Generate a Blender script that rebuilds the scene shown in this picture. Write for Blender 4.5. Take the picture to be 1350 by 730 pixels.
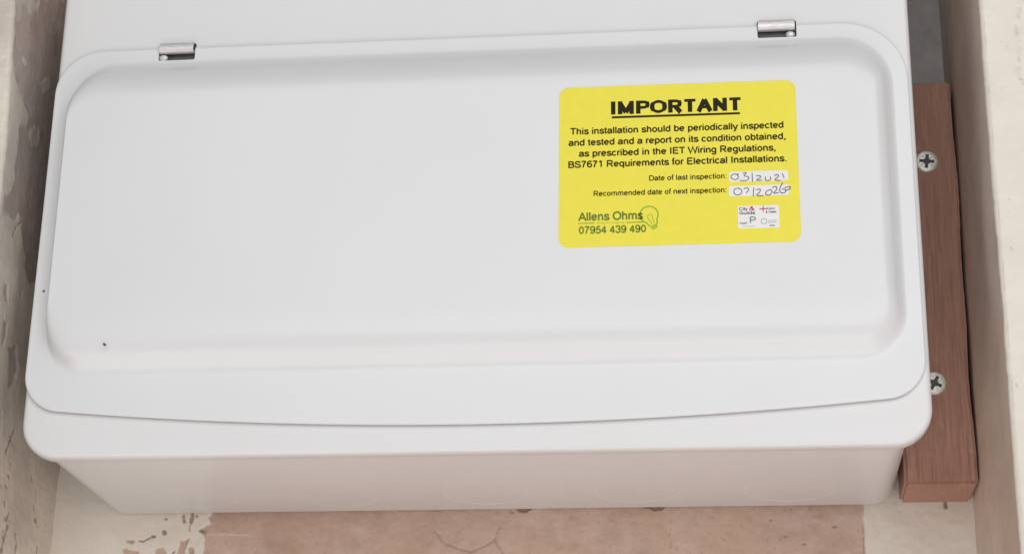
import bpy, bmesh, math, random
import numpy as np
from mathutils import Vector
random.seed(4)
S = bpy.context.scene
COL = S.collection
for o in list(bpy.data.objects): bpy.data.objects.remove(o)

# ------------------------------------------------------------------ camera, world, lamps, exposure
cam = bpy.data.objects.new('camera', bpy.data.cameras.new('camera'))
COL.objects.link(cam); S.camera = cam
cam.location = (0.1206, -0.8655, -0.2382)
cam.rotation_euler = (1.9252, -0.0139, 0.1100)
cam.data.sensor_width = 36; cam.data.lens = 2611.08*36/1350
cam.data.clip_start = 0.01; cam.data.clip_end = 50
S.render.resolution_x, S.render.resolution_y = 1024, 553
wd = bpy.data.worlds.new('World'); S.world = wd; wd.use_nodes = True
bg = wd.node_tree.nodes['Background']; bg.inputs[0].default_value = (0.95, 0.97, 1.0, 1); bg.inputs[1].default_value = 0.09
def area(name, loc, target, sx, sy, power, color):
    l = bpy.data.lights.new(name, 'AREA'); l.shape = 'RECTANGLE'; l.size = sx; l.size_y = sy; l.energy = power; l.color = color
    o = bpy.data.objects.new(name, l); COL.objects.link(o); o.location = loc
    o.rotation_euler = (Vector(target)-Vector(loc)).to_track_quat('-Z', 'Y').to_euler(); return o
area('window_light', (0.50, -1.95, 0.60), (0, 0, 0.08), 2.8, 2.4, 47, (0.975, 0.99, 1.0))
area('floor_bounce_light', (-0.15, -0.65, -1.3), (0, 0.04, 0), 2.8, 1.5, 23.5, (1.0, 0.935, 0.91))
S.view_settings.view_transform = 'Standard'; S.view_settings.look = 'None'
S.view_settings.exposure = 0; S.view_settings.gamma = 1
S.render.engine = 'CYCLES'

D = 0.1233          # depth of the niche's back wall behind the front of the unit
XL, XR = -0.2255, 0.240
YF = -0.030         # face of the wall round the niche

# ------------------------------------------------------------------ small tools
def mk(name, V, F, mat=None, parent=None, smooth=None):
    m = bpy.data.meshes.new(name); m.from_pydata([tuple(v) for v in V], [], F); m.update()
    return link(name, m, mat, parent, smooth)
def link(name, m, mat=None, parent=None, smooth=None):
    o = bpy.data.objects.new(name, m); COL.objects.link(o)
    if mat: m.materials.clear(); m.materials.append(mat)
    if parent: o.parent = parent
    if smooth is not None:
        m.polygons.foreach_set('use_smooth', [True]*len(m.polygons))
        m.set_sharp_from_angle(angle=math.radians(smooth))
    return o
def fixn(o):
    b = bmesh.new(); b.from_mesh(o.data); bmesh.ops.recalc_face_normals(b, faces=b.faces); b.to_mesh(o.data); b.free()
def tag(o, label=None, cat=None, group=None, kind=None):
    if label: o['label'] = label
    if cat: o['category'] = cat
    if group: o['group'] = group
    if kind: o['kind'] = kind
    return o
def rect(x0, x1, z0, z1, r, n=12, m=24, bow=None):
    """rounded rectangle outline (x,z), same count whatever the size; r = one radius or four (br, tr, tl, bl)"""
    rr = [r]*4 if not hasattr(r, '__len__') else r
    C = [(x1-rr[0], z0+rr[0], -90, rr[0]), (x1-rr[1], z1-rr[1], 0, rr[1]), (x0+rr[2], z1-rr[2], 90, rr[2]), (x0+rr[3], z0+rr[3], 180, rr[3])]
    P = []
    for k, (cx, cz, a, q) in enumerate(C):
        for i in range(n+1):
            t = math.radians(a+90*i/n); P.append([cx+q*math.cos(t), cz+q*math.sin(t)])
        nx = C[(k+1) % 4]; t = math.radians(nx[2]); e = (nx[0]+nx[3]*math.cos(t), nx[1]+nx[3]*math.sin(t)); s = P[-1]
        for i in range(1, m): P.append([s[0]+(e[0]-s[0])*i/m, s[1]+(e[1]-s[1])*i/m])
    if bow:
        for p in P:
            zz = max(0, min(1, 1-(p[1]-z0)/0.10)); p[1] -= bow*(1-((p[0]-.005)/0.2)**2)*zz
    return P
def loft(name, loops, mat, parent=None, smooth=35, cap=True):
    n = len(loops[0][0]); V = []; F = []
    for P, y in loops:
        for j, p in enumerate(P): V.append((p[0], y[j] if hasattr(y, '__len__') else y, p[1]))
    for k in range(len(loops)-1):
        for i in range(n):
            a, b = k*n+i, k*n+(i+1) % n; F.append((a, b, b+n, a+n))
    if cap:
        F.append(tuple(range(n))[::-1]); F.append(tuple((len(loops)-1)*n+i for i in range(n)))
    o = mk(name, V, F, mat, parent); fixn(o)
    if smooth:
        o.data.polygons.foreach_set('use_smooth', [True]*len(o.data.polygons)); o.data.set_sharp_from_angle(angle=math.radians(smooth))
    return o
def box(name, x0, x1, y0, y1, z0, z1, mat, parent=None, bev=0, seg=2):
    b = bmesh.new(); bmesh.ops.create_cube(b, size=1)
    for v in b.verts: v.co = ((x0+x1)/2+v.co.x*(x1-x0), (y0+y1)/2+v.co.y*(y1-y0), (z0+z1)/2+v.co.z*(z1-z0))
    if bev: bmesh.ops.bevel(b, geom=list(b.edges), offset=bev, segments=seg, affect='EDGES', profile=.5)
    m = bpy.data.meshes.new(name); b.to_mesh(m); b.free(); return link(name, m, mat, parent, 40 if bev else None)
def carve(o, cutters, smooth=35):
    for c in cutters:
        md = o.modifiers.new('b', 'BOOLEAN'); md.object = c; md.operation = 'DIFFERENCE'; md.solver = 'EXACT'
    dg = bpy.context.evaluated_depsgraph_get(); m = bpy.data.meshes.new_from_object(o.evaluated_get(dg))
    o.modifiers.clear(); o.data = m
    m.polygons.foreach_set('use_smooth', [True]*len(m.polygons)); m.set_sharp_from_angle(angle=math.radians(smooth))
    for c in cutters: bpy.data.objects.remove(c)

# ------------------------------------------------------------------ materials
def newmat(name):
    m = bpy.data.materials.new(name); m.use_nodes = True; nt = m.node_tree
    return m, nt, nt.nodes['Principled BSDF']
def noise(nt, scale, detail=3, rough=.5, vec=None, stretch=None):
    n = nt.nodes.new('ShaderNodeTexNoise'); n.inputs['Scale'].default_value = scale; n.inputs['Detail'].default_value = detail; n.inputs['Roughness'].default_value = rough
    tc = nt.nodes.new('ShaderNodeTexCoord'); src = tc.outputs['Object']
    if stretch:
        mp = nt.nodes.new('ShaderNodeMapping'); mp.inputs['Scale'].default_value = stretch; nt.links.new(src, mp.inputs[0]); src = mp.outputs[0]
    nt.links.new(src, n.inputs['Vector']); return n.outputs['Fac']
def ramp(nt, fac, stops):
    r = nt.nodes.new('ShaderNodeValToRGB'); e = r.color_ramp.elements
    while len(e) < len(stops): e.new(.5)
    for k, (p, c) in enumerate(stops):
        e[k].position = p; e[k].color = (*c, 1) if hasattr(c, '__len__') else (c, c, c, 1)
    nt.links.new(fac, r.inputs[0]); return r.outputs[0]
def mix(nt, fac, a, b, mode='MIX'):
    m = nt.nodes.new('ShaderNodeMix'); m.data_type = 'RGBA'; m.blend_type = mode
    for s, v in ((m.inputs[0], fac), (m.inputs[6], a), (m.inputs[7], b)):
        if hasattr(v, 'links') or isinstance(v, bpy.types.NodeSocket): nt.links.new(v, s)
        elif hasattr(v, '__len__'): s.default_value = (*v, 1)
        else: s.default_value = v
    return m.outputs[2]
def bump(nt, bs, items):
    prev = None
    for h, st, dist in items:
        b = nt.nodes.new('ShaderNodeBump'); b.inputs['Strength'].default_value = st; b.inputs['Distance'].default_value = dist
        nt.links.new(h, b.inputs['Height'])
        if prev: nt.links.new(prev, b.inputs['Normal'])
        prev = b.outputs[0]
    nt.links.new(prev, bs.inputs['Normal'])
def attr(nt, name):
    a = nt.nodes.new('ShaderNodeAttribute'); a.attribute_name = name; return a.outputs['Fac']

def paint(name, col, rough=.34, peel=.12):
    m, nt, bs = newmat(name)
    big = ramp(nt, noise(nt, 9, 4, .6), [(.3, tuple(c*.975 for c in col)), (.7, col)])
    sm = ramp(nt, noise(nt, 24, 3, .5), [(.50, 0.), (.95, .13)])
    c = mix(nt, sm, big, (.60, .56, .51))
    nt.links.new(c, bs.inputs['Base Color'])
    rr = ramp(nt, noise(nt, 22, 4, .6), [(.2, rough-.01), (.8, rough+.02)])
    nt.links.new(rr, bs.inputs['Roughness']); bs.inputs['Specular IOR Level'].default_value = .5
    bump(nt, bs, [(noise(nt, 5.5, 1), .35, .004), (noise(nt, 620, 2), peel, .0003)])
    return m
M_body = paint('white_powder_coat', (.68, .675, .672))
M_lid = paint('white_powder_coat_lid', (.68, .68, .684), .24, .05)
def simple(name, col, rough=.5, metal=0., bumps=None):
    m, nt, bs = newmat(name); bs.inputs['Base Color'].default_value = (*col, 1); bs.inputs['Roughness'].default_value = rough; bs.inputs['Metallic'].default_value = metal
    if bumps: bump(nt, bs, [(noise(nt, s, 3), st, d) for s, st, d in bumps])
    return m
def metal(name, lo, hi, sc, stretch=None, r=.3):
    m, nt, bs = newmat(name); bs.inputs['Metallic'].default_value = .6
    nt.links.new(ramp(nt, noise(nt, sc, 4, .6, stretch=stretch), [(.3, lo), (.7, hi)]), bs.inputs['Base Color'])
    nt.links.new(ramp(nt, noise(nt, sc*.7, 3), [(.3, r-.06), (.7, r+.12)]), bs.inputs['Roughness'])
    bump(nt, bs, [(noise(nt, sc*1.5, 2, stretch=stretch), .15, .0002)]); return m
M_hinge = metal('spring_steel', (.62, .60, .59), (.76, .74, .73), 260, (1, 1, 6), .50)
M_slot_shade = metal('slot_shade_steel', (.14, .135, .13), (.22, .215, .21), 260, None, .6)  # darkened steel colour, imitates the shade inside the hinge slots
M_zinc = metal('zinc_plate', (.62, .61, .57), (.88, .87, .83), 700, None, .42)
M_grime = simple('dark_grime', (.12, .125, .11), .9, 0, [(900, .5, .0005)])
M_chip = simple('bare_steel_chip', (.05, .045, .045), .6)

def stick(name, col, sc=220):
    m, nt, bs = newmat(name)
    nt.links.new(ramp(nt, noise(nt, sc, 3, .6), [(.3, tuple(c*.96 for c in col)), (.7, col)]), bs.inputs['Base Color'])
    bs.inputs['Roughness'].default_value = .45; bump(nt, bs, [(noise(nt, 30, 2), .06, .001)]); return m
M_yellow = stick('yellow_vinyl', (.80, .70, .034))
M_white = stick('white_vinyl', (.78, .76, .74))
def ink(name, col): 
    m = simple(name, col, .85); m.node_tree.nodes['Principled BSDF'].inputs['Specular IOR Level'].default_value = .15; return m
M_ink = ink('black_ink', (.025, .020, .010)); M_ink2 = ink('brown_black_ink', (.040, .033, .010)); M_green = ink('dark_green_ink', (.15, .21, .035))
M_lime = ink('lime_ink', (.36, .50, .07)); M_lime2 = ink('green_ink', (.24, .42, .05)); M_pen = ink('grey_pen', (.13, .135, .18)); M_red = ink('red_ink', (.50, .05, .08)); M_grey = ink('grey_ink', (.40, .42, .44))
M_blk = ink('logo_black_ink', (.05, .045, .045)); M_pg = ink('logo_grey_green_ink', (.23, .29, .26))

def wallmat(name, cream, creamd, tone=(1, 1, 1)):
    m, nt, bs = newmat(name)
    cr = mix(nt, ramp(nt, noise(nt, 26, 5, .6), [(.35, 0.), (.70, 1.)]), cream, creamd)
    cr = mix(nt, ramp(nt, noise(nt, 150, 4, .65), [(.60, 0.), (.78, .30)]), cr, tuple(c*.62 for c in cream))
    pk = ramp(nt, noise(nt, 16, 5, .55), [(.30, (.455, .300, .225)), (.50, (.545, .380, .295)), (.72, (.44, .318, .255))])
    pk = mix(nt, ramp(nt, noise(nt, 95, 5, .7), [(.50, 0.), (.80, .30)]), pk, (.34, .195, .14))
    pk = mix(nt, ramp(nt, noise(nt, 34, 6, .72, stretch=(1, 1, 1.8)), [(.50, 0.), (.72, .60)]), pk, (.60, .455, .375))
    pk = mix(nt, ramp(nt, noise(nt, 11, 6, .68, stretch=(1, 1, 2.2)), [(.47, 0.), (.60, .55)]), pk, (.64, .50, .42))
    pk = mix(nt, ramp(nt, noise(nt, 21, 6, .7), [(.52, 0.), (.66, .50)]), pk, (.37, .24, .185))
    pk = mix(nt, ramp(nt, noise(nt, 330, 3, .6), [(.60, 0.), (.72, .5)]), pk, (.32, .21, .165))
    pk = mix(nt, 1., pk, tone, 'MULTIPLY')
    cr = mix(nt, attr(nt, 'shade_grey'), cr, mix(nt, ramp(nt, noise(nt, 55, 5, .7), [(.35, 0.), (.65, 1.)]), (.38, .38, .385), (.52, .51, .50)))  # grey over the cream: shade of the niche put into the colour
    c = mix(nt, attr(nt, 'bare'), cr, pk)
    c = mix(nt, attr(nt, 'pale'), c, (.60, .50, .43))
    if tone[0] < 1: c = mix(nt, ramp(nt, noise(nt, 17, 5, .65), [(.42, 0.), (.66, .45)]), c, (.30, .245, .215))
    c = mix(nt, attr(nt, 'crack'), c, (.30, .215, .17))
    nt.links.new(c, bs.inputs['Base Color']); bs.inputs['Roughness'].default_value = .62
    bump(nt, bs, [(noise(nt, 60, 5, .6), .20, .0022), (noise(nt, 420, 4, .6), .22, .0006)])
    return m
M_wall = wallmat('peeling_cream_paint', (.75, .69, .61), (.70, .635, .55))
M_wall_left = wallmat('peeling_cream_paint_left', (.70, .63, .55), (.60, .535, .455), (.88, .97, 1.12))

def woodmat():
    m, nt, bs = newmat('stained_timber')
    g = noise(nt, 30, 6, .65, stretch=(22, 22, 1)); g2 = noise(nt, 160, 3, .6, stretch=(9, 9, .5))
    c = ramp(nt, g, [(.28, (.33, .165, .122)), (.5, (.43, .228, .165)), (.72, (.52, .292, .205))])
    c = mix(nt, ramp(nt, g2, [(.4, 0.), (.75, .45)]), c, (.19, .105, .083))
    c = mix(nt, ramp(nt, noise(nt, 45, 3, .5), [(.5, 0.), (.75, .35)]), c, (.45, .265, .19))
    nt.links.new(c, bs.inputs['Base Color']); bs.inputs['Roughness'].default_value = .68
    c = mix(nt, ramp(nt, noise(nt, 85, 5, .75), [(.60, 0.), (.74, .55)]), c, (.56, .42, .34))
    c = mix(nt, ramp(nt, noise(nt, 19, 3, .5), [(.50, 0.), (.68, .5)]), c, (.26, .145, .11))
    nt.links.new(c, bs.inputs['Base Color'])
    bump(nt, bs, [(noise(nt, 120, 4, .6), .3, .001), (g, .5, .0012), (g2, .25, .0006)]); return m
M_wood = woodmat()

# ------------------------------------------------------------------ walls of the niche (fine relief mesh where the photo shows them)
rng = np.random.RandomState(7)
LAT = rng.rand(64, 64, 4)
def vnoise(a, b, f, ch=0):
    a = a*f+13.7; b = b*f+5.1; i = np.floor(a).astype(int); j = np.floor(b).astype(int); u = a-i; v = b-j
    u = u*u*(3-2*u); v = v*v*(3-2*v); g = lambda x, y: LAT[x % 64, y % 64, ch]
    return (g(i, j)*(1-u)+g(i+1, j)*u)*(1-v)+(g(i, j+1)*(1-u)+g(i+1, j+1)*u)*v
def fbm(a, b, f, o=4, ch=0): return sum(vnoise(a+k*.37, b-k*.21, f*2**k, ch)*.5**k for k in range(o))/sum(.5**k for k in range(o))-.5
def segd(a, b, p, q):
    d = (q[0]-p[0], q[1]-p[1]); L = d[0]**2+d[1]**2+1e-14
    t = np.clip(((a-p[0])*d[0]+(b-p[1])*d[1])/L, 0, 1); return np.hypot(a-p[0]-t*d[0], b-p[1]-t*d[1])
def polysd(a, b, P):
    dist = np.full(a.shape, 9.); ins = np.zeros(a.shape, bool)
    for k in range(len(P)):
        p, q = P[k], P[(k+1) % len(P)]; dist = np.minimum(dist, segd(a, b, p, q))
        c = ((p[1] > b) != (q[1] > b)); 
        with np.errstate(divide='ignore', invalid='ignore'): xx = (q[0]-p[0])*(b-p[1])/((q[1]-p[1]) or 1e-12)+p[0]
        ins ^= c & (a < xx)
    return np.where(ins, dist, -dist)
def soft(sd, w): return np.clip(sd/w+.5, 0, 1)
def strokes(a, b, L, wr=.00016, sx=1.):
    m = np.zeros(a.shape); wob = fbm(a, b, 420, 3, 2)*.0012
    for P, w in L:
        for k in range(len(P)-1):
            d = segd(a*sx+wob, b+wob*.6, (P[k][0]*sx, P[k][1]), (P[k+1][0]*sx, P[k+1][1])); m = np.maximum(m, soft(w*wr*(.55+1.3*vnoise(a, b, 500, 3))-d, .00035))
    return m
LB = [(-0.0299, 0.2254), (-0.0277, 0.214), (-0.023, 0.1873), (-0.0208, 0.1871), (-0.0109, 0.1828), (-0.0035, 0.1801), (0.0033, 0.1799), (0.005, 0.1741), (-0.0078, 0.1649), (-0.0095, 0.1487), (-0.0083, 0.1371), (-0.0162, 0.1282), (-0.0259, 0.1257), (-0.0223, 0.1135), (-0.0053, 0.1199), (0.0088, 0.1232), (0.0155, 0.1154), (0.0229, 0.1053), (0.0333, 0.1003), (0.0616, 0.1157), (0.125, 0.15), (0.125, 0.3), (0.0545, 0.2706)]
LC = [[(-0.0314, 0.2246), (-0.0218, 0.2297), (-0.0213, 0.223), (-0.0281, 0.2135)], [(-0.0184, 0.2316), (0.0102, 0.2469), (0.0051, 0.2369), (-0.0054, 0.2296), (-0.0151, 0.2309)], [(0.0086, 0.171), (0.019, 0.178), (0.0281, 0.1775), (0.025, 0.1686), (0.0131, 0.1661)], [(-0.0118, 0.2039), (-0.0085, 0.2042), (-0.0055, 0.2022), (-0.0122, 0.2)], [(0.0181, 0.2032), (0.0289, 0.2109), (0.0333, 0.207), (0.0235, 0.2012)]]
LX = [[(-0.0073, 0.0839), (-0.0031, 0.0855), (0.0008, 0.0775), (-0.0048, 0.0755)], [(-0.003, 0.0692), (0.0044, 0.0682), (0.005, 0.058), (0.0012, 0.055)], [(0.012, 0.0586), (0.0208, 0.0615), (0.025, 0.0522), (0.0238, 0.0431), (0.0172, 0.0411), (0.0175, 0.0481)], [(0.1128, -0.0128), (0.1209, -0.011), (0.1279, -0.0132), (0.1202, -0.0187), (0.1135, -0.0201)]]
LS = [([(0.0313, 0.0238), (0.0272, 0.0164), (0.0232, 0.0092)], 1.5), ([(0.0296, -0.0001), (0.0304, -0.0012)], 3), ([(0.0282, -0.0052), (0.0294, -0.0058)], 2.5), ([(0.0357, -0.0165), (0.033, -0.0214)], 2), ([(0.0353, -0.0235), (0.0324, -0.0302), (0.0309, -0.0374)], 2.5), ([(0.0467, -0.0243), (0.0486, -0.0291), (0.0484, -0.0344)], 2.2), ([(0.1086, 0.0214), (0.1073, 0.014), (0.1054, 0.0077)], 3), ([(0.1439, 0.0211), (0.1429, 0.0138)], 5), ([(0.0722, -0.0113), (0.0726, -0.0125)], 3), ([(0.0789, -0.0241), (0.0791, -0.0277)], 2.5), ([(0.0285, -0.013), (0.0287, -0.0151)], 2.5), ([(0.0301, -0.0264), (0.029, -0.031)], 1.5), ([(0.0265, 0.0189), (0.0312, 0.0158)], 1.2), ([(-0.0267, 0.2138), (-0.0235, 0.208), (-0.0193, 0.2016)], 1.0), ([(-0.004, 0.11), (0.0017, 0.1182), (0.0113, 0.1245)], 1.2)]
BB = [[(-0.1502, 0.02), (-0.1501, -0.0029), (-0.1527, -0.0057), (-0.151, -0.0104), (-0.1509, -0.30), (0.1845, -0.30), (0.1857, 0.02)], [(-0.195, -0.0099), (-0.1896, -0.0113), (-0.1909, -0.0129), (-0.1939, -0.0119)], [(-0.1959, -0.0159), (-0.1916, -0.0163), (-0.1878, -0.017), (-0.1869, -0.0221), (-0.1954, -0.022)], [(-0.1784, -0.0155), (-0.1746, -0.0157), (-0.1714, -0.019), (-0.1704, -0.0223), (-0.1788, -0.0222)], [(-0.1655, -0.0111), (-0.1607, -0.0102), (-0.1624, -0.0158), (-0.1628, -0.0223), (-0.1671, -0.0223)], [(-0.1606, -0.0149), (-0.1584, -0.0159), (-0.1577, -0.0224), (-0.1602, -0.0224)]]
BS = [([(-0.1877, -0.0114), (-0.1852, -0.0115), (-0.1826, -0.01)], 2.5), ([(-0.1808, -0.0091), (-0.1797, -0.0091)], 4), ([(-0.1752, -0.0063), (-0.1745, -0.0073)], 5), ([(-0.1742, 0.0004), (-0.1737, -0.0001)], 2.5), ([(-0.1648, 0.0018), (-0.1639, -0.0018)], 3), ([(-0.16, 0.0034), (-0.1606, -0.0018)], 3.5), ([(-0.1606, -0.0018), (-0.1608, -0.0065)], 1.2), ([(-0.1578, 0.0019), (-0.1572, 0.0014)], 2), ([(-0.1684, -0.0174), (-0.1693, -0.0181)], 2), ([(-0.1546, -0.0064), (-0.1531, -0.0066)], 4),
      ([(-0.0322, -0.0077), (-0.0277, -0.0129), (-0.0203, -0.0167), (-0.0131, -0.0185), (-0.0059, -0.0157), (-0.0009, -0.0125), (0.0019, -0.0059)], 2.2), ([(-0.0009, -0.0125), (0.0036, -0.0198)], 2.6), ([(-0.0284, -0.0122), (-0.0255, -0.0151)], 2.2), ([(0.0069, 0.0028), (0.0083, 0.0013)], 3), ([(-0.0194, -0.0079), (-0.0188, -0.0082)], 2),
      ([(0.0889, 0.0024), (0.0888, -0.0198)], 1.0), ([(0.1465, -0.0122), (0.1468, -0.0124)], 2.8), ([(0.1555, -0.0162), (0.1559, -0.0164)], 2.2), ([(0.1712, -0.0078), (0.1716, -0.0078)], 2.8), ([(0.1391, -0.0038), (0.1394, -0.0039)], 1.8), ([(0.0496, -0.0259), (0.0499, -0.0262)], 2), ([(0.2109, -0.0155), (0.2109, -0.0159)], 2), ([(0.2266, 0.0037), (0.2268, 0.0014)], 4), ([(0.186, 0.006), (0.1846, -0.05)], .8)]
BC = [[(0.0098, 0.0038), (0.0185, 0.0037), (0.0156, 0.0017), (0.012, 0.002)], [(0.0761, 0.0041), (0.0876, 0.004), (0.085, 0.0019), (0.0812, 0.0017)]]
BP = [([(-0.1518, -0.0078), (-0.1309, -0.0087)], 1.6), ([(-0.1309, -0.0093), (-0.1249, -0.0096)], 1.3), ([(-0.0538, 0.0036), (-0.0508, 0.0006)], 1.4)]
FR = [[(0.2585, 0.1995), (0.2561, 0.1898), (0.2571, 0.18), (0.2553, 0.1647), (0.2573, 0.1607), (0.275, 0.155), (0.28, 0.20)]]

def grid_obj(name, U, Vv, fn, mat):
    """fn(u, v) -> xyz arrays, bare, crack, pale"""
    u, v = np.meshgrid(U, Vv, indexing='ij'); x, y, z, ba, cr, pa, gr = fn(u, v)
    n, m = u.shape; me = bpy.data.meshes.new(name)
    co = np.stack([x, y, z], -1).reshape(-1, 3).astype(np.float32)
    idx = np.arange(n*m).reshape(n, m); f = np.stack([idx[:-1, :-1], idx[1:, :-1], idx[1:, 1:], idx[:-1, 1:]], -1).reshape(-1, 4)
    me.vertices.add(n*m); me.vertices.foreach_set('co', co.ravel()); me.loops.add(f.size); me.loops.foreach_set('vertex_index', f.ravel().astype(np.int32))
    me.polygons.add(len(f)); me.polygons.foreach_set('loop_start', np.arange(0, f.size, 4, dtype=np.int32)); me.update(calc_edges=True)
    for nm, a in (('bare', ba), ('crack', cr), ('pale', pa), ('shade_grey', gr)):
        at = me.attributes.new(nm, 'FLOAT', 'POINT'); at.data.foreach_set('value', np.broadcast_to(a, u.shape).astype(np.float32).ravel())
    me.polygons.foreach_set('use_smooth', [True]*len(f)); me.validate()
    return link(name, me, mat)
def axis(*seg):
    out = []
    for a, b, s in seg: out += list(np.arange(a, b-1e-9, s))
    return np.array(out+[seg[-1][1]])
ZAX = axis((-.6, -.07, .05), (-.07, .26, .0006), (.26, .5, .03))
def side_wall(sgn, name):
    """profile parameter s: face of the wall, rounded arris (radius r), then the reveal back to the corner"""
    X = XR if sgn > 0 else XL; r = .0024
    def fn(s, z):
        # s<0 : on the face, distance from the arris ; 0..q the arris ; >q the reveal
        q = r*math.pi/2; t = np.clip(s/q, 0, 1)*math.pi/2
        fx = np.where(s < 0, -s, 0)+r-r*np.sin(t); ry = np.where(s > q, s-q, 0)+r-r*np.cos(t)
        nx = -np.where(s < 0, 0, np.sin(t)); ny = -np.where(s < 0, 1, np.cos(t))
        y = YF+ry; a = y
        if sgn < 0:
            sdb = polysd(y, z, LB)+fbm(y, z, 90, 4)*.012
            ba = soft(sdb, .0022)*(.8+.25*fbm(y, z, 60, 3, 1))
            for P in LC: ba = ba*(1-soft(polysd(y, z, P)+fbm(y, z, 130, 4)*.012, .002)*.7)
            for P in LX: ba = np.maximum(ba, soft(polysd(y, z, P)+fbm(y, z, 220, 3)*.006, .0008))
            ba = ba*(s > q*.8)
            # scattered small vertical flakes low down on the reveal
            fl = soft(fbm(y, z, 150, 3, 1)*1.0-.31+np.clip(-(z-.03), 0, .04)*1.0, .05)*(z < .06)*(s > q); ba = np.maximum(ba, fl*.6)
            cr = strokes(y, z, LS, sx=.42)*(s > 0); pa = 0*s
            lean = np.interp(z, [-.05, .14, .225, .26], [.004, .0045, .001, .0005])*np.clip(1-ry/.05, 0, 1)
        else:
            d = np.hypot(s-q*.5, 0*s)
            ba = soft(polysd(X+fx, z, FR[0])+fbm(fx, z, 200, 4)*.006, .0008)*.0+(s > q)*(.62+.25*fbm(s, z*.35, 40, 3, 1))
            pa = 0*s; cr = soft(.00035*np.clip(vnoise(z, z*0, 230, 1)*2.2-1.0, 0, 1)-np.abs(s-q*.25), .0006)*.35
            cr = np.maximum(cr, strokes(X+fx, z, [([(0.2585, 0.1995), (0.2561, 0.1898), (0.2571, 0.18), (0.2553, 0.1647), (0.2573, 0.1607)], 1.3), ([(.2494, .1823), (.2492, .1818)], 1.2), ([(.2459, .0814), (.2461, .0806)], 2), ([(.2435, .0185), (.2436, .0170)], 2), ([(.2462, .104), (.2464, .1035)], 1.6)])*(s < 0)*.35)
            lean = 0*s
        rel = (fbm(s, z, 35, 4, 1)*.0016+fbm(s, z, 300, 3, 2)*.00035)*(1. if sgn < 0 else .55)-ba*.0006-cr*.0007
        edge = np.exp(-((s-q*.5)/.0035)**2); rel = rel-edge*np.clip(fbm(z, s*.3, 110, 4, 0)*1.7, 0, 1)*(.0022 if sgn < 0 else .0009)
        if sgn > 0:   # a flaked off patch of the face paint
            rel = rel-soft(polysd(X+fx, z, FR[0])+fbm(fx, z, 200, 4)*.005, .0007)*.0011
        x = X+sgn*fx+sgn*0+lean; y = y+ny*rel; x = x+sgn*nx*rel
        # plaster fillet into the back corner
        return x, np.minimum(y, D+.004), z, ba, np.clip(cr, 0, 1), pa, (ba*0 if sgn < 0 else np.clip((s-.10)/.03, 0, 1)*np.clip((z-.15)/.05, 0, 1))  # last value greys the deep upper reveal in place of corner shade
    L = D-YF+.004
    s = axis((-.9, -.045, .06), (-.045, -.004, .0012), (-.004, .009, .0004), (.009, L, .0007))
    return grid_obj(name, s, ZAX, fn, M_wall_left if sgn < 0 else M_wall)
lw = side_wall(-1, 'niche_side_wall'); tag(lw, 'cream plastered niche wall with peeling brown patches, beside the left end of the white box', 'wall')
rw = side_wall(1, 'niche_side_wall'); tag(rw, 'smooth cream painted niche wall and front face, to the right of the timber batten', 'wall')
def back(u, v):
    ba = soft(polysd(u, v, BB[0])+fbm(u, v, 130, 4)*np.where(u < 0, .008, .0022), .0007)
    for P in BB[1:]: ba = np.maximum(ba, soft(polysd(u, v, P)+fbm(u, v, 260, 3)*.0028, .0006))
    cr = strokes(u, v, BS); pa = strokes(u, v, BP)
    cr = cr*np.where((u > -.14) & (u < .1), .55, .9)
    for P in BC: cr = np.maximum(cr, soft(polysd(u, v, P)+fbm(u, v, 400, 3)*.0015, .0005))
    pa = np.maximum(pa, soft(.0005-np.abs(polysd(u, v, BC[1])+.0004), .0006)*.4*(v < .003))
    # coving into the left corner
    rf = .034; k = np.clip((XL-.0010+rf-u)/rf, 0, 1); y = D-rf*(1-np.sqrt(1-k*k))
    y = y+fbm(u, v, 30, 4, 1)*.0020+ba*(.0012+.0015*fbm(u, v, 70, 4, 3))+cr*.0008-fbm(u, v, 260, 3, 2)*.0004
    return u, y, v, ba, cr, pa, np.clip((v-.06)/.1, 0, 1)+0*u  # last value greys the upper back wall in place of shade
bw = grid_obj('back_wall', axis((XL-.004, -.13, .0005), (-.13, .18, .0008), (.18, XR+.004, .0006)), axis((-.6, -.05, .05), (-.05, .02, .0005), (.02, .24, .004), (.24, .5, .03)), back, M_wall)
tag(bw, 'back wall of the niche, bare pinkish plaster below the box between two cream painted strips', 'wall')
lintel = box('unseen_soffit', XL-.5, XR+.5, YF+.002, D+.05, .30, .42, M_wall); tag(lintel, kind='structure')  # out of view; set low to darken the top of the niche

# ------------------------------------------------------------------ consumer unit
U = bpy.data.objects.new('consumer_unit', None); COL.objects.link(U)
tag(U, 'white metal electrical consumer unit with domed hinged lid and yellow inspection label', 'fuse box')
ZT = .262
# body: open fronted pressed tray
def rb(i): return rect(-.2040+i, .2012-i, .0018+i, ZT-.002-i, max(.011-i, .004))
loft('body', [(rb(.0012), .010), (rb(0), .010), (rb(0), D-.012), (rb(0), D-.004), (rb(.0006), D+.0015), (rb(.0035), D+.003), ], M_body, U, cap=True) if False else None
o = loft('body', [(rb(0), .0045), (rb(0), .02), (rb(0), D-.006), (rb(.0007), D-.0035), (rb(.0025), D-.0018), (rb(.006), D+.002), (rb(.0072), D+.001), (rb(.0040), D-.004), (rb(.0014), D-.008), (rb(.0014), .0045), (rb(0), .0045)], M_body, U, cap=False)
# back plate of the body
loft('back_plate', [(rb(.0068), D+.0016), (rb(.0068), D+.0004)], M_body, o)
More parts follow.
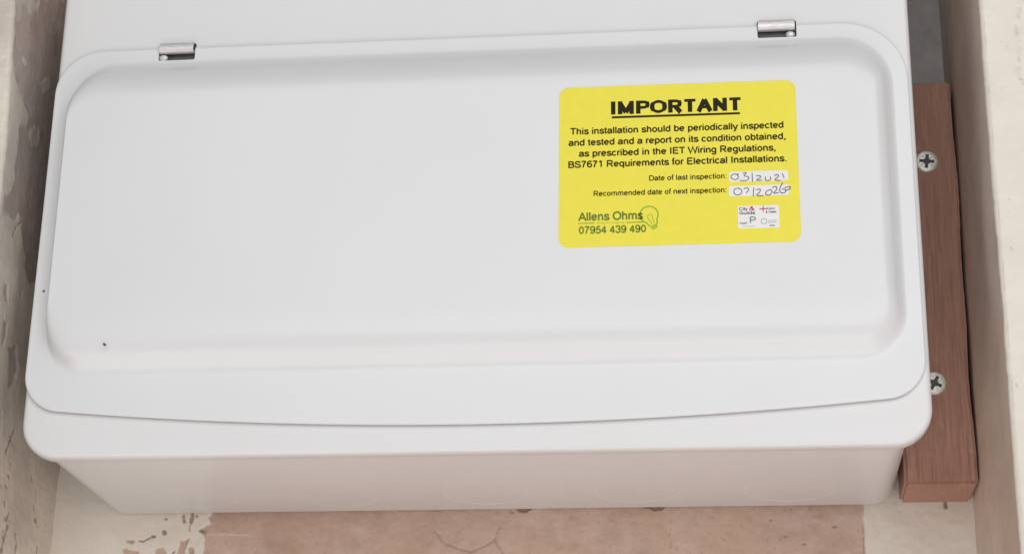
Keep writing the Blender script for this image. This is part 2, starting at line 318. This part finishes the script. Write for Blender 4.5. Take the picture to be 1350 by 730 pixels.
# knockouts pressed into the underside; relief shaped only on the back arc that catches light
def ring(name, cx, cy, r, z, mat, parent):
    V = []; F = []; n = 64
    prof = [(-.00085, .0002), (-.0004, -.00008), (.0001, -.00010), (.0005, -.00005), (.0009, .0002)]
    for i in range(n):
        t = 2*math.pi*i/n
        for a, b in prof: V.append((cx+(r+a)*math.cos(t), cy+(r+a)*math.sin(t), z+(b if b > 0 else b*.7*max(0., math.sin(t-.25))**4*(.12+.88*(cx > -.02))-.000004)+(.0001 if b > 0 else 0)))
    m = len(prof)
    for i in range(n):
        for j in range(m-1): F.append((i*m+j, i*m+j+1, ((i+1) % n)*m+j+1, ((i+1) % n)*m+j))
    return mk(name, V, F, mat, parent, 60)
for cx, cy, r in ((-.149, .086, .021), (-.076, .086, .021), (-.001, .086, .0205), (.0742, .086, .0207), (.1487, .0865, .0222)):
    ring('knockout', cx, cy, r, .0018, M_body, o)
# cover: plate with rolled edge
def cvr(i): return rect(-.2105+i, .2107-i, 0+i*.9, ZT-i, max(.0175-i, .003))
cover = loft('cover', [(cvr(.014), 0), (cvr(.0032), 0), (cvr(.0022), .00012), (cvr(.0013), .0005), (cvr(.0006), .0011), (cvr(.00012), .0020), (cvr(0), .0030), (cvr(0), .0072), (cvr(.0004), .0080), (cvr(.0011), .0084), (cvr(.0016), .0078), (cvr(.0016), .0032), (cvr(.0030), .0016), (cvr(.014), .0014)], M_body, U)
# lid
BOW = .0098
def lid(i, bw=BOW): return rect(-.2103+i, .2086-i, .0222+i, .2102-i, (.0165-i*.6, .031-i, .023-i, .0165-i*.6), bow=bw)
B0 = dict(x0=-.2012, x1=.2006, z0=.0405, z1=.2000, r=(.021, .024, .022, .021)); T0 = dict(x0=-.1996, x1=.1925, z0=.0570, z1=.1852, r=(.014, .016, .015, .014))
H = .0122; YL = -.0024
def dome(t):
    g = lambda k: B0[k]+(T0[k]-B0[k])*t
    r = tuple(max(.004, a+(b-a)*t) for a, b in zip(B0['r'], T0['r'])); return rect(g('x0'), g('x1'), g('z0'), g('z1'), r)
def bez(p, q, r, n): return [((1-t)**2*p[0]+2*t*(1-t)*q[0]+t*t*r[0], (1-t)**2*p[1]+2*t*(1-t)*q[1]+t*t*r[1]) for t in [i/n for i in range(n+1)]]
prof = bez((-.20, 0), (0, 0), (.18, .25), 8)+bez((.34, .47), (.76, 1), (1.55, 1), 18)
def lift(z): return -.0009*max(0, min(1, (.13-z)/.09))
def yl(P, y, k=1.): return [y+k*lift(p[1]) for p in P]
YL = -.0015
loops = [(P, yl(P, y)) for P, y in ((lid(.0030), -.0003), (lid(.0004), -.0003), (lid(0), -.0005), (lid(0), -.0010), (lid(.0002), -.0013), (lid(.0007), YL), (lid(.0016), YL))]
for t, h in prof: P = dome(t); loops.append((P, yl(P, YL-h*(H+YL), 1-h)))
loops += [(dome(1.6), -H), (dome(1.7), -H)]
LID = loft('lid', loops, M_lid, U, smooth=50)
def cutbox(x0, x1, y0, y1, z0, z1): return box('cut', x0, x1, y0, y1, z0, z1, None, bev=.0009, seg=3)
HX = [(-.1586, -.1400, -1), (.1383, .1570, 1)]
carve(cover, [cutbox(a, b, -.01, .01, .2032, .2130) for a, b, s in HX])
carve(LID, [cutbox(a, b, -.0035, .01, .2032, .2130) for a, b, s in HX], 50)
# hinges: folded spring steel strip coming out of a slot, with a pin in the curl
def hinge(x0, x1, side):
    path = [(.0045, .2124), (.0005, .2124), (-.0010, .2123), (-.0019, .2118), (-.0023, .2108), (-.0025, .2095), (-.0025, .2088), (-.0021, .2080), (-.0012, .2076), (-.0003, .2078), (.0003, .2086), (.0001, .2092)]
    th = .0007; V = []; F = []; n = len(path)
    nrm = []
    for i in range(n):
        a = path[max(i-1, 0)]; b = path[min(i+1, n-1)]; d = Vector((b[0]-a[0], b[1]-a[1])).normalized(); nrm.append((-d.y, d.x))
    X0, X1 = x0+.0003, x1-.0008
    for x in (X0, X1):
        for (y, z), (ny, nz) in zip(path, nrm): V.append((x, y, z)); V.append((x, y+ny*th*-1, z+nz*th*-1))
    k = 2*n
    for i in range(n-1):
        a = 2*i; F += [(a, a+2, a+2+k, a+k), (a+1, a+1+k, a+3+k, a+3), (a, a+1, a+3, a+2), (a+k, a+2+k, a+3+k, a+1+k)]
    F += [(0, k, k+1, 1), (2*n-2, 2*n-1, k+2*n-1, k+2*n-2)]
    h = mk('hinge', V, F, M_hinge, U); fixn(h)
    b = bmesh.new(); b.from_mesh(h.data); bmesh.ops.bevel(b, geom=[e for e in b.edges if e.calc_face_angle(0) > 1.2], offset=.00018, segments=2, affect='EDGES'); b.to_mesh(h.data); b.free()
    h.data.polygons.foreach_set('use_smooth', [True]*len(h.data.polygons)); h.data.set_sharp_from_angle(angle=.7)
    box('slot_backing', x0-.001, x1+.001, .0020, .0028, .2005, .2150, M_slot_shade, h, bev=.0002)  # added plate, its dark colour gives the slot its shaded tone
    # pin with domed end
    cx, L = (X0+.0022, 1) if side < 0 else (X1-.0022, -1)
    b = bmesh.new(); bmesh.ops.create_uvsphere(b, u_segments=20, v_segments=12, radius=1)
    for v in b.verts: v.co = (cx+v.co.z*.0023, -.0010+v.co.x*.0014, .2047+v.co.y*.0017)
    m = bpy.data.meshes.new('hinge_pin'); b.to_mesh(m); b.free(); link('hinge_pin', m, M_hinge, h, 60)
for a, b, s in HX: hinge(a, b, s)
# chips in the lid paint
for cx, y, cz, w, h, a in ((-.1695, -H, .0512, .0011, .0006, -.6), (-.2055, YL+lift(.0823), .0823, .0007, .0006, .3)):
    V = []; n = 9
    for i in range(n):
        t = 2*math.pi*i/n; r = .8+.35*random.random(); px, pz = w*r*math.cos(t), h*r*math.sin(t)
        V.append((cx+px*math.cos(a)-pz*math.sin(a), y-.00005, cz+px*math.sin(a)+pz*math.cos(a)))
    V.append((cx, y-.00018, cz)); mk('paint_chip', V, [(i, (i+1) % n, n) for i in range(n)], M_chip, LID)

# ------------------------------------------------------------------ inspection label
YS = -H-.00018
ST = loft('inspection_label', [(rect(.0436, .1552, .0917, .1735, .0048), -H-.00002), (rect(.0436, .1552, .0917, .1735, .0048), YS+.00003), (rect(.04363, .15517, .09173, .17347, .0048), YS)], M_yellow, U, smooth=None); ST.location = (-.0002, 0, .00160)
LX0 = YS-.00004; LX1 = YS-.00010
def flat(name, outline, y, mat, parent=ST): return mk(name, [(a, y, b) for a, b in outline], [tuple(range(len(outline)))], mat, parent)
def catmull(P, n=5):
    if len(P) < 3: return P
    out = []
    for i in range(len(P)-1):
        p0, p1, p2, p3 = P[max(i-1, 0)], P[i], P[i+1], P[min(i+2, len(P)-1)]
        for k in range(n):
            t = k/n; out.append(tuple(.5*(2*p1[c]+(p2[c]-p0[c])*t+(2*p0[c]-5*p1[c]+4*p2[c]-p3[c])*t*t+(3*p1[c]-p0[c]-3*p2[c]+p3[c])*t**3) for c in (0, 1)))
    return out+[P[-1]]
def EL(cx, cy, rx, ry, a=0, b=360): return [(cx+rx*math.cos(math.radians(a+(b-a)*i/24)), cy+ry*math.sin(math.radians(a+(b-a)*i/24))) for i in range(25)]
C_ = lambda *p: catmull(list(p), 4)
N6 = [(470, 560), (400, 660), (280, 682), (140, 600), (85, 400), (100, 180), (180, 65), (290, 38), (430, 90), (475, 230), (420, 370), (290, 420), (160, 380), (100, 260)]
BOWLP = [[(125, 676), (400, 676)], C_((400, 676), (545, 630), (585, 510), (540, 385), (400, 335)), [(125, 335), (400, 335)], [(125, 0), (125, 716)]]
SX = [(430, 370), (370, 460), (250, 480), (120, 440), (95, 370), (150, 300), (340, 235), (430, 170), (420, 80), (260, 40), (110, 75), (60, 160)]
GL = {   # plain grotesque capitals and small letters as pen strokes: advance width, strokes
 ' ': (278, []), 'a': (556, [C_((85, 375), (150, 455), (270, 480), (400, 455), (450, 380), (450, 130), (480, 10)), C_((450, 300), (220, 262), (90, 210), (75, 130), (130, 60), (230, 40), (360, 75), (450, 160))]),
 'b': (556, [[(110, 716), (110, 0)], EL(295, 260, 185, 222)]), 'c': (500, [EL(265, 260, 190, 220, 40, 320)]), 'd': (556, [[(445, 716), (445, 0)], EL(260, 260, 185, 222)]),
 'e': (556, [[(80, 268), (470, 268)], EL(275, 260, 198, 220, 2, 322)]), 'f': (278, [C_((275, 690), (200, 700), (145, 670), (135, 600)), [(135, 600), (135, 0)], [(15, 480), (255, 480)]]),
 'g': (556, [EL(260, 265, 185, 215), [(445, 519), (445, -20)], C_((445, -20), (430, -120), (350, -172), (230, -172), (120, -140), (95, -90))]),
 'h': (556, [[(110, 716), (110, 0)], C_((110, 330), (160, 440), (280, 480), (400, 445), (440, 340)), [(440, 340), (440, 0)]]), 'i': (222, [[(110, 519), (110, 0)], [(110, 716), (110, 620)]]), 'l': (222, [[(110, 716), (110, 0)]]),
 'm': (833, [[(110, 519), (110, 0)], C_((110, 350), (150, 440), (250, 480), (370, 450), (415, 340)), [(415, 340), (415, 0)], C_((415, 350), (455, 440), (555, 480), (680, 450), (722, 340)), [(722, 340), (722, 0)]]),
 'n': (556, [[(110, 519), (110, 0)], C_((110, 330), (160, 440), (280, 480), (400, 445), (440, 340)), [(440, 340), (440, 0)]]), 'o': (556, [EL(277, 260, 195, 220)]),
 'p': (556, [[(110, 519), (110, -198)], EL(295, 260, 185, 222)]), 'q': (556, [[(445, 519), (445, -198)], EL(260, 260, 185, 222)]), 'r': (333, [[(110, 519), (110, 0)], C_((110, 300), (140, 410), (220, 475), (330, 462))]),
 's': (500, [C_(*SX)]), 't': (278, [[(130, 660), (130, 130)], C_((130, 130), (155, 55), (255, 42)), [(15, 480), (255, 480)]]), 'u': (556, [[(105, 519), (105, 180)], C_((105, 180), (140, 75), (250, 40), (390, 80), (440, 190)), [(440, 519), (440, 0)]]),
 'v': (500, [[(30, 519), (250, 20)], [(470, 519), (250, 20)]]), 'w': (722, [[(30, 519), (190, 20), (361, 490), (532, 20), (695, 519)]]), 'x': (500, [[(35, 519), (465, 0)], [(465, 519), (35, 0)]]), 'y': (500, [[(35, 519), (255, 10)], C_((470, 519), (250, -60), (190, -155), (80, -160))]),
 'A': (667, [[(30, 0), (333, 700)], [(333, 700), (637, 0)], [(140, 235), (527, 235)]]), 'B': (667, [[(125, 0), (125, 716)], [(125, 676), (370, 676)], C_((370, 676), (500, 640), (535, 530), (490, 425), (370, 385)), [(125, 385), (380, 385)], C_((380, 385), (540, 350), (590, 210), (530, 80), (380, 40)), [(125, 40), (380, 40)]]),
 'C': (722, [EL(385, 358, 312, 318, 42, 318)]), 'D': (722, [[(125, 0), (125, 716)], [(125, 676), (330, 676)], C_((330, 676), (520, 640), (620, 520), (640, 360), (620, 200), (520, 80), (330, 40)), [(125, 40), (330, 40)]]),
 'E': (667, [[(125, 0), (125, 716)], [(125, 676), (600, 676)], [(125, 370), (560, 370)], [(125, 40), (610, 40)]]), 'G': (778, [EL(385, 358, 312, 318, 42, 330), [(400, 320), (690, 320)], [(690, 320), (690, 90)]]),
 'I': (278, [[(140, 716), (140, 0)]]), 'M': (833, [[(125, 0), (125, 716)], [(125, 650), (416, 60)], [(416, 60), (708, 650)], [(708, 0), (708, 716)]]), 'N': (722, [[(125, 0), (125, 716)], [(125, 660), (597, 56)], [(597, 0), (597, 716)]]), 'O': (778, [EL(389, 358, 320, 318)]),
 'P': (667, BOWLP), 'R': (722, BOWLP+[[(380, 335), (640, 0)]]), 'S': (667, [C_((570, 510), (500, 630), (330, 676), (150, 630), (110, 520), (180, 425), (450, 330), (580, 240), (560, 100), (340, 40), (140, 85), (70, 230))]),
 'T': (611, [[(20, 676), (590, 676)], [(305, 676), (305, 0)]]), 'W': (944, [[(30, 716), (250, 20), (472, 690), (695, 20), (915, 716)]]),
 '0': (556, [EL(277, 358, 190, 318)]), '1': (556, [[(330, 716), (330, 0)], [(330, 690), (130, 550)]]), '2': (556, [C_((75, 500), (130, 630), (280, 678), (430, 630), (460, 510), (400, 370), (220, 190), (75, 50)), [(60, 40), (490, 40)]]),
 '3': (556, [C_((80, 540), (150, 650), (280, 678), (420, 635), (450, 520), (400, 415), (250, 375)), C_((250, 375), (430, 340), (480, 210), (420, 85), (270, 38), (130, 75), (65, 190))]),
 '4': (556, [[(370, 0), (370, 690)], [(370, 690), (60, 210)], [(50, 205), (525, 205)]]), '5': (556, [[(470, 676), (160, 676)], [(160, 676), (110, 340)], C_((110, 340), (260, 425), (420, 385), (480, 230), (410, 85), (260, 38), (120, 75), (65, 180))]),
 '6': (556, [C_(*N6)]), '9': (556, [C_(*[(556-x, 716-y) for x, y in N6])]), '7': (556, [[(50, 676), (490, 676)], C_((480, 670), (340, 480), (240, 250), (200, 0))]),
 ',': (278, [[(140, 95), (140, 0)], [(140, 10), (95, -120)]]), '.': (278, [[(140, 95), (140, 0)]]), ':': (278, [[(140, 95), (140, 0)], [(140, 519), (140, 420)]]),
 '&': (667, [C_((640, 20), (300, 420), (200, 560), (300, 678), (430, 600), (380, 460), (120, 300), (80, 150), (220, 38), (420, 90), (560, 330))]),
}
def letters(name, s, x0, x1, zb, cap, mat, weight=92, y=None, fat=False, vary=1.):
    """one printed line: ribbons along each pen stroke, fitted between x0 and x1 with capitals cap high"""
    y = LX0 if y is None else y; V = []; F = []; adv = 0; h = weight/2; W = weight/1000
    for ch in s:
        w, st = GL[ch]
        if fat: w = w*1.25+110
        for k, P in enumerate(st):
            Q = []
            for px, py in P:
                if fat:
                    px = px*1.25+55
                    if 0 < py < 716: py = h*vary+(py-40)*(716-2*h*vary)/636
                Q.append((px+adv, py))
            n = len(Q); b0 = len(V); loop = abs(Q[0][0]-Q[-1][0])+abs(Q[0][1]-Q[-1][1]) < 1
            for i, p in enumerate(Q):
                a = Q[i-1] if i else (Q[-2] if loop else p); b = Q[i+1] if i < n-1 else (Q[1] if loop else p)
                d = Vector((b[0]-a[0], b[1]-a[1])).normalized(); m = 1.
                if i and i < n-1:
                    c = Vector((p[0]-a[0], p[1]-a[1])).normalized().dot(d); m = min(1/max(c, .35), 2.2)
                hh = h*(vary if abs(d.x) > .75 else 1.)*m
                V.append((p[0]-d.y*hh, k, p[1]+d.x*hh)); V.append((p[0]+d.y*hh, k, p[1]-d.x*hh))
            for i in range(n-1): F.append((b0+2*i, b0+2*i+1, b0+2*i+3, b0+2*i+2))
        adv += w
    a = min(v[0] for v in V); b = max(v[0] for v in V); kx = (x1-x0)/(b-a); kz = cap/716
    return mk(name, [(x0+(v[0]-a)*kx, y-v[1]*.000003, zb+v[2]*kz) for v in V], F, mat, ST)
def line(name, pts, w, mat, y=LX0, closed=False):
    V = []; F = []; n = len(pts)
    for i, p in enumerate(pts):
        a = pts[i-1] if (i or closed) else p; b = pts[(i+1) % n] if (i < n-1 or closed) else p
        d = Vector((b[0]-a[0], b[1]-a[1])).normalized(); V += [(p[0]-d.y*w/2, y, p[1]+d.x*w/2), (p[0]+d.y*w/2, y, p[1]-d.x*w/2)]
    for i in range(n if closed else n-1): j = (i+1) % n; F.append((2*i, 2*i+1, 2*j+1, 2*j))
    return mk(name, V, F, mat, ST)
letters('heading_text', 'IMPORTANT', .0682, .1294, .1586, .0068, M_ink, 285, fat=True, vary=.56)
line('underline', [(.0686, .15715), (.1289, .1571)], .0011, M_ink)
for s, a, b, z in (('This installation should be periodically inspected', .0489, .1490, .1489), ('and tested and a report on its condition obtained,', .0480, .1498, .1431), ('as prescribed in the IET Wiring Regulations,', .0529, .1450, .1374), ('BS7671 Requirements for Electrical Installations.', .0480, .1499, .1318)):
    letters('notice_text', s, a, b, z, .0033, M_ink2, 150)
letters('date_text', 'Date of last inspection:', .0859, .1219, .1241, .0026, M_ink2, 135)
letters('date_text', 'Recommended date of next inspection:', .0599, .1217, .1171, .0026, M_ink2, 135)
letters('company_text', 'Allens Ohms', .0527, .0830, .1049, .0041, M_green, 150)
letters('company_text', 'Electricians', .0616, .0742, .1030, .0012, M_lime, 90)
line('rule_line', [(.0527, .1036), (.0604, .1036)], .00035, M_green); line('rule_line', [(.0752, .1034), (.0830, .1034)], .00035, M_green)
letters('phone_text', '07954 439 490', .0530, .0843, .0984, .0036, M_green, 145)
# light bulb emblem
cx, cz, r = .0857, .1070, .0042; rot = -.38
bl = [(r*math.cos(t), r*math.sin(t)) for t in [math.radians(-52+284*i/30) for i in range(31)]]
bl = bl+[(-r*.50, -r*1.15), (-r*.42, -r*1.35)]; bl = [(r*.42, -r*1.35), (r*.50, -r*1.15)]+bl
rt = lambda p: (cx+p[0]*math.cos(-rot*1.)-p[1]*math.sin(-rot), cz+p[0]*math.sin(-rot)+p[1]*math.cos(-rot))
line('bulb_emblem', [rt(p) for p in bl], .00060, M_lime2)
line('bulb_emblem', [rt(p) for p in [(-r*.12, -r*1.2), (-r*.30, -r*.1), (-r*.12, r*.05), (0, -r*.15), (r*.12, r*.05), (r*.30, -r*.1), (r*.12, -r*1.2)]], .00030, M_lime2)
for k in range(3): line('bulb_emblem', [rt((-r*.42+.05*k*r, -r*(1.42+.17*k))), rt((r*.42-.05*k*r, -r*(1.36+.17*k)))], .00048, M_lime2)
for (x0, x1, z0, z1) in ((.1232, .1503, .1222, .12735), (.1229, .1505, .1149, .1202)):
    flat('date_field', rect(x0, x1, z0, z1, .0009, n=4, m=2), LX0, M_white)
HW = [[(0.1263, 0.1261), (0.127, 0.1256), (0.1273, 0.1249), (0.1273, 0.1242), (0.1268, 0.1236), (0.126, 0.1233), (0.1252, 0.1234), (0.1245, 0.1238), (0.124, 0.1244), (0.124, 0.1251), (0.1244, 0.1257), (0.1252, 0.1261), (0.126, 0.1261), (0.1268, 0.1258), (0.1277, 0.1262)], [(0.1293, 0.1263), (0.1311, 0.1266), (0.13, 0.125), (0.1321, 0.1245), (0.1313, 0.1228), (0.1279, 0.1228)], [(0.1337, 0.1265), (0.1338, 0.122)], [(0.1355, 0.1248), (0.1371, 0.1249), (0.1376, 0.1241), (0.1357, 0.1227), (0.1381, 0.1226)], [(0.14, 0.1243), (0.1397, 0.1228), (0.1412, 0.1223), (0.1423, 0.1233), (0.1419, 0.1242)], [(0.1439, 0.1247), (0.1455, 0.1252), (0.1457, 0.1241), (0.1441, 0.1227), (0.1467, 0.1221)], [(0.1476, 0.1257), (0.1484, 0.1234)], [(0.1276, 0.1188), (0.1283, 0.1183), (0.1287, 0.1175), (0.1286, 0.1166), (0.128, 0.1159), (0.1272, 0.1156), (0.1263, 0.1156), (0.1255, 0.1161), (0.1251, 0.1168), (0.1251, 0.1177), (0.1255, 0.1184), (0.1263, 0.1189), (0.1272, 0.1189), (0.128, 0.1185)], [(0.1296, 0.1185), (0.1312, 0.119), (0.1319, 0.1179), (0.1309, 0.1167), (0.1306, 0.1163)], [(0.1343, 0.119), (0.1339, 0.1146)], [(0.1353, 0.1178), (0.1372, 0.1181), (0.1369, 0.1166), (0.1355, 0.1151), (0.1387, 0.1148)], [(0.14, 0.1171), (0.1397, 0.1154), (0.1415, 0.1151), (0.1427, 0.1167), (0.1419, 0.1177), (0.1403, 0.1171)], [(0.1427, 0.1187), (0.1445, 0.1192), (0.1448, 0.1178), (0.1434, 0.1159), (0.1457, 0.1162)], [(0.1477, 0.1211), (0.1463, 0.1183), (0.1465, 0.1162), (0.1483, 0.116), (0.149, 0.1174), (0.1471, 0.1179)], [(0.1484, 0.1185), (0.151, 0.1188), (0.1505, 0.1175), (0.1486, 0.1171)]]
for row in (HW[:7], HW[7:]):   # each handwritten date is one pen-written piece
    V = []; F = []
    for k, P in enumerate(row):
        o = line('tmp', catmull(P), .00042, M_pen, LX1-k*.000008); b0 = len(V)
        V += [tuple(v.co) for v in o.data.vertices]; F += [tuple(b0+i for i in p.vertices) for p in o.data.polygons]; bpy.data.objects.remove(o)
    mk('handwritten_date', V, F, M_pen, ST)
flat('logo_panel', rect(.1267, .1455, .0988, .1101, .0007, n=4, m=2), LX0, M_white)
letters('logo_text', 'City', .1273, .1312, .1078, .0015, M_blk, 130, LX1)
letters('logo_text', '&', .1318, .1345, .1076, .0020, M_red, 130, LX1)
letters('logo_text', 'Guilds', .1273, .1346, .1058, .0014, M_blk, 130, LX1)
line('logo_mark', [(.1366, .1083), (.1402, .1083)], .00045, M_red, LX1); line('logo_mark', [(.1383, .1097), (.1383, .1069)], .00045, M_red, LX1-.00002)
letters('logo_text', 'England', .1401, .1436, .1080, .0008, M_blk, 130, LX1); letters('logo_text', '& Wales', .1394, .1443, .1062, .0011, M_blk, 130, LX1)
letters('logo_text', 'P', .1320, .1349, .1014, .0031, M_pg, 130, LX1); letters('logo_text', 'PART', .1275, .1310, .1009, .0009, M_blk, 130, LX1)
line('logo_mark', [(.1284, .0998), (.1344, .0999)], .0002, M_grey, LX1)
line('logo_mark', [(.1385+.0013*math.cos(t), .1021+.0013*math.sin(t)) for t in [i*math.pi/10 for i in range(20)]], .00035, M_grey, LX1, True)
for z in (.1023, .1014): line('logo_mark', [(.1403, z), (.1442, z+.0002)], .0003, M_grey, LX1)
line('logo_mark', [(.1410, .0999), (.1434, .0999)], .0006, M_pg, LX1)

# ------------------------------------------------------------------ batten and its screws
bx0, bx1, by0, bz0, bz1 = .2036, .2388, .0866, .0040, .2195
b = bmesh.new(); bmesh.ops.create_cube(b, size=1)
for v in b.verts: v.co = ((bx0+bx1)/2+v.co.x*(bx1-bx0), (by0+D+.002)/2+v.co.y*(D+.002-by0), (bz0+bz1)/2+v.co.z*(bz1-bz0))
bmesh.ops.subdivide_edges(b, edges=[e for e in b.edges if abs(e.verts[0].co.z-e.verts[1].co.z) > .1], cuts=60)
bmesh.ops.bevel(b, geom=[e for e in b.edges if e.calc_face_angle(0) > 1.0], offset=.0014, segments=2, affect='EDGES')
for v in b.verts:
    w = math.sin(v.co.z*90)*.0003+math.sin(v.co.z*37+2)*.0004+random.uniform(-.00012, .00012); v.co.x += w
    if v.co.z < bz0+.001 or v.co.z > bz1-.001: v.co.z += random.uniform(-.0005, .0005)+(v.co.x-.22)*(-.012)
m = bpy.data.meshes.new('timber_batten'); b.to_mesh(m); b.free()
BT = link('timber_batten', m, M_wood, None, 35)
tag(BT, 'reddish brown stained timber batten screwed to the back wall right of the box', 'batten')
cut = []
for q in ((.2243, .1738), (.2212, .0549)):
    V = [(q[0]+.0056*math.cos(2*math.pi*i/32), y, q[1]+.0056*math.sin(2*math.pi*i/32)) for y in (by0-.003, by0+.006) for i in range(32)]
    c = mk('cut', V, [tuple(range(32)), tuple(range(32, 64))]+[(i, (i+1) % 32, 32+(i+1) % 32, 32+i) for i in range(32)]); fixn(c); cut.append(c)
carve(BT, cut)
def screw(cx, cz, ang, src=None):
    if src:
        for s in src:
            c = s.copy(); COL.objects.link(c); c.parent = src_parent if s is src[0] else new[0]; 
            if s is src[0]: new = [c]; c.location = (cx, by0, cz); c.rotation_euler = (0, ang, 0)
        return new
    R_ = .0059; n = 48
    pr = [(R_*.55, .004), (R_, .0004), (R_*1.0, -.0002), (R_*.95, -.00062), (R_*.86, -.00085), (R_*.5, -.0010)]
    V = []; F = []
    for q, y in pr:
        for i in range(n): t = 2*math.pi*i/n; V.append((q*math.cos(t), y, q*math.sin(t)))
    for k in range(len(pr)-1):
        for i in range(n): j = (i+1) % n; F.append((k*n+i, k*n+j, (k+1)*n+j, (k+1)*n+i))
    F.append(tuple(range(n))); F.append(tuple((len(pr)-1)*n+i for i in range(n)))
    h = mk('screw', V, F, M_zinc, BT); fixn(h)
    cut = []
    for a in (0, 90):
        c = box('c', -.0038, .0038, -.004, .0022, -.00088, .00088, None); c.rotation_euler = (0, math.radians(a), 0); cut.append(c)
    c = box('c', -.0018, .0018, -.004, .0020, -.0018, .0018, None); c.rotation_euler = (0, math.radians(45), 0); cut.append(c)
    for a in (45, 135):
        c = box('c', -.0041, .0041, -.004, -.00045, -.00028, .00028, None); c.rotation_euler = (0, math.radians(a), 0); cut.append(c)
    carve(h, cut, 30); h.location = (cx, by0, cz); h.rotation_euler = (0, ang, 0)
    # grime lying in the bottom of the recess
    out = []
    arm = [(.0037, .0008), (.0017, .0017), (.0008, .0037), (-.0008, .0037), (-.0017, .0017), (-.0037, .0008), (-.0037, -.0008), (-.0017, -.0017), (-.0008, -.0037), (.0008, -.0037), (.0017, -.0017), (.0037, -.0008)]
    g = mk('recess_grime', [(a, .0001, b_) for a, b_ in arm]+[(a, .0012, b_) for a, b_ in arm], [tuple(range(12))]+[(i, (i+1) % 12, 12+(i+1) % 12, 12+i) for i in range(12)], M_grime, h)
    return [h, g]
src_parent = BT
a = screw(.2243, .1738, .12)
screw(.2212, .0549, .5, a)
